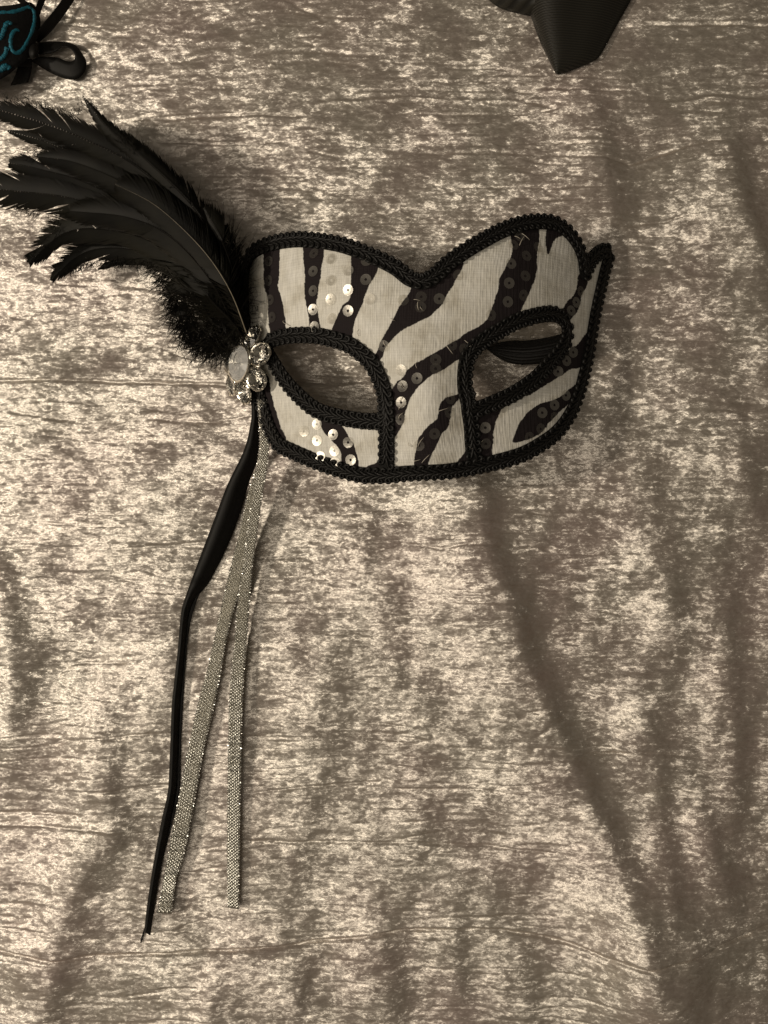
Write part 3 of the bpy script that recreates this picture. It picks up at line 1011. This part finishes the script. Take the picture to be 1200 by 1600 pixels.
# ------------------------------------------------------------------ ribbons hanging from the brooch
def lofted(name, L, R, zl, mat, parent, n=160, cols=7, crown=0.0, thick=0.00035, base=None, uv=False, zr=None):
    """a ribbon between two edge lines given in px; zl/zr: heights above the bedspread along it"""
    base = base if base is not None else Vector((0, 0, 0))
    l = catmull(L, n); r = catmull(R, n)
    rows = []
    zl = np.interp(np.linspace(0, 1, n), np.linspace(0, 1, len(zl)), zl)
    zr = zl if zr is None else np.interp(np.linspace(0, 1, n), np.linspace(0, 1, len(zr)), zr)
    for i in range(n):
        for k in range(cols):
            f = k / (cols - 1)
            a = l[i] * (1 - f) + r[i] * f
            cz = float(cloth_z(np.array(a[0]), np.array(a[1])))
            rows.append(PV(a[0], a[1], max(cz, -0.002) + zl[i] * (1 - f) + zr[i] * f + (crown * math.sin(math.pi * f) if crown >= 0 else -crown * max(0.0, 1 - abs(f - 0.333) / (0.333 if f < 0.333 else 0.667)))) - base)
    fs = [(i * cols + k, (i + 1) * cols + k, (i + 1) * cols + k + 1, i * cols + k + 1) for i in range(n - 1) for k in range(cols - 1)]
    o = mesh_np(name, rows, fs, mat, parent)
    if uv:
        ul = o.data.uv_layers.new(name='ribbon')
        d = np.r_[0, np.cumsum(np.linalg.norm(np.diff((l + r) / 2, axis=0), axis=1))]
        vi = np.zeros(len(o.data.loops), np.int32); o.data.loops.foreach_get('vertex_index', vi)
        uvs = np.stack([(vi % cols) / (cols - 1), d[vi // cols] / 20.0], 1)
        ul.data.foreach_set('uv', uvs.astype(np.float32).ravel())
    s = o.modifiers.new("thickness", 'SOLIDIFY'); s.thickness = thick; s.offset = -1
    return o, l, r, zl, zr


BL = [(388, 606), (393, 640), (390, 670), (380, 706), (355, 758), (336, 808), (311, 874), (292, 926), (283, 956), (278, 1011), (272, 1065), (268, 1105), (265, 1187), (262, 1237), (253, 1278), (241, 1341), (231, 1405), (225, 1456)]
BR = [(404, 606), (408, 640), (408, 670), (404, 714), (390, 752), (377, 797), (355, 854), (327, 909), (306, 936), (296, 962), (290, 1011), (285, 1065), (281, 1105), (278, 1187), (276, 1230), (268, 1275), (256, 1335), (245, 1395), (235, 1462)]
o, *_ = lofted("black_ribbon", BL, BR, [.015, .012, .009, .006, .0045, .004, .004, .004, .0045, .004, .004, .0035], M_SATIN, mask, base=BASE, zr=[.011, .008, .004, .002, .0015, .0016, .0018, .0018, .002, .0018, .0018, .0012], crown=-0.0024)
o['label'] = "black satin ribbon tail folded along its length"
o, *_ = lofted("black_ribbon", [(322, 898), (303, 935), (290, 985), (282, 1060), (277, 1150), (274, 1235), (262, 1290), (247, 1350), (234, 1420), (219, 1470)],
               [(327, 900), (308, 938), (296, 985), (288, 1060), (283, 1150), (280, 1235), (268, 1290), (252, 1352), (237, 1422), (220, 1474)], [.0022, .0012, .0012, .0012], M_SATIN, mask, base=BASE)
o['label'] = "thin black ribbon tail ending in a point"


def silver(L, R, zl, label, zr=None):
    o, l, r, zl, zr = lofted("silver_ribbon", L, R, zl, M_MESHCLOTH, mask, base=BASE, n=220, zr=zr)
    o['label'] = label
    W = MB()
    length = np.r_[0, np.cumsum(np.linalg.norm(np.diff((l + r) / 2, axis=0), axis=1))]
    tot = length[-1]
    rows = 7
    pitch = 4.8
    for k in range(rows):
        f = (k + 0.5) / rows
        s = (k % 2) * pitch / 2
        while s < tot - 2:
            pts = []
            for e in (-0.42, 0, 0.42):
                t = np.interp(min(max(s + e * pitch, 0), tot), length, np.arange(len(length)))
                i = int(min(t, len(length) - 2)); g = t - i
                a = (l[i] * (1 - f) + r[i] * f) * (1 - g) + (l[i + 1] * (1 - f) + r[i + 1] * f) * g
                cz = max(float(cloth_z(np.array(a[0]), np.array(a[1]))), -.002)
                pts.append(PV(a[0], a[1], cz + zl[i] * (1 - f) + zr[i] * f + (0.00045 if e == 0 else 0.0001)) - BASE)
            gk = 0.55 + 0.60 * min(1.0, max(0.0, (s / tot - 0.42) / 0.15))
            W.tube(pts, [0.00016 * gk, 0.00042 * gk * random.uniform(.8, 1.2), 0.00016 * gk], 4)
            s += pitch
    # picot edge: bright stitch beads on both selvedges
    for side in (0, 1):
        s = 0.0
        while s < tot - 1:
            t = np.interp(s, length, np.arange(len(length))); i = int(min(t, len(length) - 2)); g = t - i
            ed = (l if side == 0 else r)
            a = ed[i] * (1 - g) + ed[i + 1] * g
            cz = max(float(cloth_z(np.array(a[0]), np.array(a[1]))), -.002)
            c = PV(a[0], a[1], cz + (zl if side == 0 else zr)[i] + .0003) - BASE
            rr = 0.00046 * random.uniform(.6, 1.4)
            rot = Matrix.Rotation(random.uniform(0, 3), 3, Vector((random.random(), random.random(), random.random() + .1)))
            q8 = [c + rot @ Vector(v) * rr for v in ((1, 0, 0), (-1, 0, 0), (0, 1, 0), (0, -1, 0), (0, 0, 1), (0, 0, -1))]
            W.add(q8, [(0, 2, 4), (2, 1, 4), (1, 3, 4), (3, 0, 4), (2, 0, 5), (1, 2, 5), (3, 1, 5), (0, 3, 5)])
            s += 4.6 * random.uniform(.8, 1.2)
    w = W.build("woven_thread", M_FOIL, o, smooth=False)
    w['kind'] = 'stuff'
    return o


silver([(402, 625), (405, 665), (405, 700), (399, 736), (388, 769), (380, 805), (369, 852), (355, 909), (338, 984), (323, 1050), (308, 1105), (294, 1171), (283, 1229), (270, 1297), (256, 1374), (246, 1427)],
       [(414, 625), (418, 665), (418, 700), (412, 745), (404, 790), (396, 835), (388, 872), (379, 905), (356, 989), (344, 1055), (331, 1119), (319, 1168), (308, 1229), (299, 1278), (286, 1341), (275, 1374), (268, 1428)],
       [.0165, .0150, .0115, .0075, .005, .005, .005, .0045, .005, .0045, .004], "silver woven ribbon slanting beside the black ribbon")
silver([(403, 625), (406, 665), (407, 700), (404, 736), (396, 775), (389, 812), (381, 880), (372, 942), (366, 1011), (361, 1060), (358, 1105), (356, 1215), (355, 1325), (356, 1418)],
       [(417, 625), (421, 665), (420, 700), (416, 736), (408, 786), (402, 832), (394, 887), (388, 965), (382, 1045), (378, 1119), (376, 1215), (374, 1325), (373, 1421)],
       [.0180, .0165, .0135, .0095, .0075, .0055, .005, .0045, .0042, .004, .004], "silver woven ribbon hanging straightest")

# ------------------------------------------------------------------ the second mask, cut off at the top left corner
B2 = PV(10, 60, 0.0)
m2 = empty("masquerade_mask", B2)
tag(m2, "black cloth mask with teal glitter scrolls and a black ribbon bow at its side", "mask")
body_out = catmull([(-120, -20), (-60, 8), (0, 12), (30, 8), (48, 6), (60, 26), (60, 48), (52, 72), (44, 90), (26, 106), (0, 124), (-50, 140), (-120, 120), (-150, 50)], 90, True)[:-1]


def z2(px, py):
    d = (px + 45) / 110.0; e = (py - 60) / 90.0
    return 0.006 + 0.016 * max(0, 1 - d * d) * max(0.2, 1 - 0.5 * e * e)


cxy = body_out.mean(0)
b2 = MB(); rows = []
R_ = 10
for j in range(R_ + 1):
    f = j / R_
    for a in body_out:
        q_ = cxy * (1 - f) + a * f
        rows.append(PV(q_[0], q_[1], z2(q_[0], q_[1])) - B2)
nb_ = len(body_out)
b2.add(rows, [(j * nb_ + k, (j + 1) * nb_ + k, (j + 1) * nb_ + (k + 1) % nb_, j * nb_ + (k + 1) % nb_) for j in range(R_) for k in range(nb_)])
o = b2.build("mask_face", M_BLACKCLOTH, m2)
s_ = o.modifiers.new("thickness", 'SOLIDIFY'); s_.thickness = 0.0012; s_.offset = -1
rnd = random.Random(5)
for pts, wpx in [
    ([(-40, 30), (0, 21), (18, 20), (33, 16), (42, 12), (50, 15), (53, 24), (52, 39), (48, 52), (43, 63), (37, 74), (31, 81), (24, 83), (18, 78), (16, 68), (17, 58), (21, 50), (26, 47), (30, 50)], 2.4),
    ([(-20, 70), (0, 60), (6, 48), (9, 40), (14, 36), (17, 40)], 2.6),
    ([(-20, 105), (-6, 96), (4, 90), (9, 82), (9, 76), (14, 78)], 2.4),
    ([(-20, 112), (0, 109), (8, 104), (13, 106), (15, 108)], 3.2)]:
    g = MB()
    c = catmull(pts, 70)
    g.tube([PV(a, b, z2(a, b) + .0006) - B2 for a, b in c], [S * wpx * 1.45 * (0.85 + 0.3 * rnd.random()) * (0.6 if i in (0, 69) else 1) for i in range(70)], 7)
    g.build("glitter_scroll", M_TEAL, m2)
# ribbon bow
inner = [(62, 86), (84, 82), (97, 74), (109, 76), (116, 84), (116, 94), (105, 96), (89, 90), (62, 89)]
outer = [(48, 68), (93, 66), (116, 71), (129, 86), (135, 101), (128, 118), (112, 125), (82, 115), (48, 94)]
ia = catmull(inner, 60); oa = catmull(outer, 60)
lp = MB(); rows = []
for i in range(60):
    for k in range(5):
        f = k / 4
        a = ia[i] * (1 - f) + oa[i] * f
        rows.append(PV(a[0], a[1], 0.0050 - 0.0022 * f + 0.0004 * math.sin(math.pi * f)) - B2)
lp.add(rows, [(i * 5 + k, i * 5 + k + 1, (i + 1) * 5 + k + 1, (i + 1) * 5 + k) for i in range(59) for k in range(4)])
o = lp.build("bow_loop", M_SATIN, m2); s_ = o.modifiers.new("thickness", 'SOLIDIFY'); s_.thickness = 0.0004
for L, R, zz, zr in [([(48, 62), (66, 38), (85, 15), (104, -12), (120, -40)], [(60, 66), (78, 50), (96, 28), (113, 4), (135, -30)], [.010, .008, .006], [.004, .003, .002]),
                     ([(50, 40), (53, 20), (58, 4), (66, -20)], [(58, 42), (62, 22), (68, 6), (80, -20)], [.010, .007, .005], [.006, .004, .003]),
                     ([(40, 12), (30, 4), (22, -6), (10, -30)], [(46, 6), (40, 2), (34, -6), (24, -30)], [.010, .007, .005], [.008, .005, .003]),
                     ([(30, 94), (27, 108), (23, 120), (16, 134)], [(50, 92), (50, 105), (48, 117), (44, 129)], [.010, .007, .003], [.008, .005, .003])]:
    o, *_ = lofted("bow_tail", L, R, zz, M_SATIN, m2, n=40, base=B2, zr=zr)
kn = MB()
vs = []
for j in range(9):
    ph = math.pi * j / 8
    for k in range(14):
        th_ = 2 * math.pi * k / 14
        rr = math.sin(ph) * (1 + 0.08 * math.cos(5 * th_))
        vs.append(PV(51 + 9 * rr * math.cos(th_), 80 + 13 * math.cos(ph) * 1.0, 0.010 + .0035 * rr * math.sin(th_)) - B2)
kn.add(vs, [(j * 14 + k, j * 14 + (k + 1) % 14, (j + 1) * 14 + (k + 1) % 14, (j + 1) * 14 + k) for j in range(8) for k in range(14)])
kn.build("bow_knot", M_SATIN, m2)

# ------------------------------------------------------------------ wide black ribbon at the top edge
B3 = PV(890, 20, 0.0)
rb = empty("black_ribbon", B3)
tag(rb, "wide black grosgrain ribbon end folded to a point at the top edge", "ribbon")
# ribbed tail, rolled like a half cone
l = catmull([(800, -70), (822, 0), (829, 24), (845, 68), (868, 115)], 60)
r = catmull([(1030, -80), (986, 0), (962, 43), (943, 78), (930, 94), (895, 109), (873, 117)], 60)
cols = 21
rows = []
for i in range(60):
    t = i / 59
    for k in range(cols):
        f = k / (cols - 1)
        a = l[i] * (1 - f) + r[i] * f
        h = 0.0022 + (0.013 * (1 - t) ** 0.8 + 0.001) * math.sin(math.pi * min(1, f * 1.05) ** 0.75) + 0.0018 * math.sin(3 * math.pi * f) * (1 - t)
        rows.append(PV(a[0], a[1], max(h, 0.0016)) - B3)
o = mesh_np("ribbon_tail", rows, [(i * cols + k, (i + 1) * cols + k, (i + 1) * cols + k + 1, i * cols + k + 1) for i in range(59) for k in range(cols - 1)], M_GROS, rb)
ul = o.data.uv_layers.new(name='ribbon')
vi = np.zeros(len(o.data.loops), np.int32); o.data.loops.foreach_get('vertex_index', vi)
co_ = np.zeros(len(o.data.vertices) * 3, np.float32); o.data.vertices.foreach_get('co', co_); co_ = co_.reshape(-1, 3)
uvs = np.stack([(vi % cols) / (cols - 1), co_[vi][:, 1] * 900], 1)
ul.data.foreach_set('uv', uvs.astype(np.float32).ravel())
s_ = o.modifiers.new("thickness", 'SOLIDIFY'); s_.thickness = 0.0005; s_.offset = -1
o, *_ = lofted("ribbon_fold", [(752, -14), (766, 2), (782, 13), (805, 20), (834, 26)], [(790, -70), (820, -50), (850, -40), (870, -30), (890, -20)], [.002, .002, .002], M_GROS, rb, n=50, cols=13, base=B3, zr=[.010, .010, .008], crown=.004, uv=True)
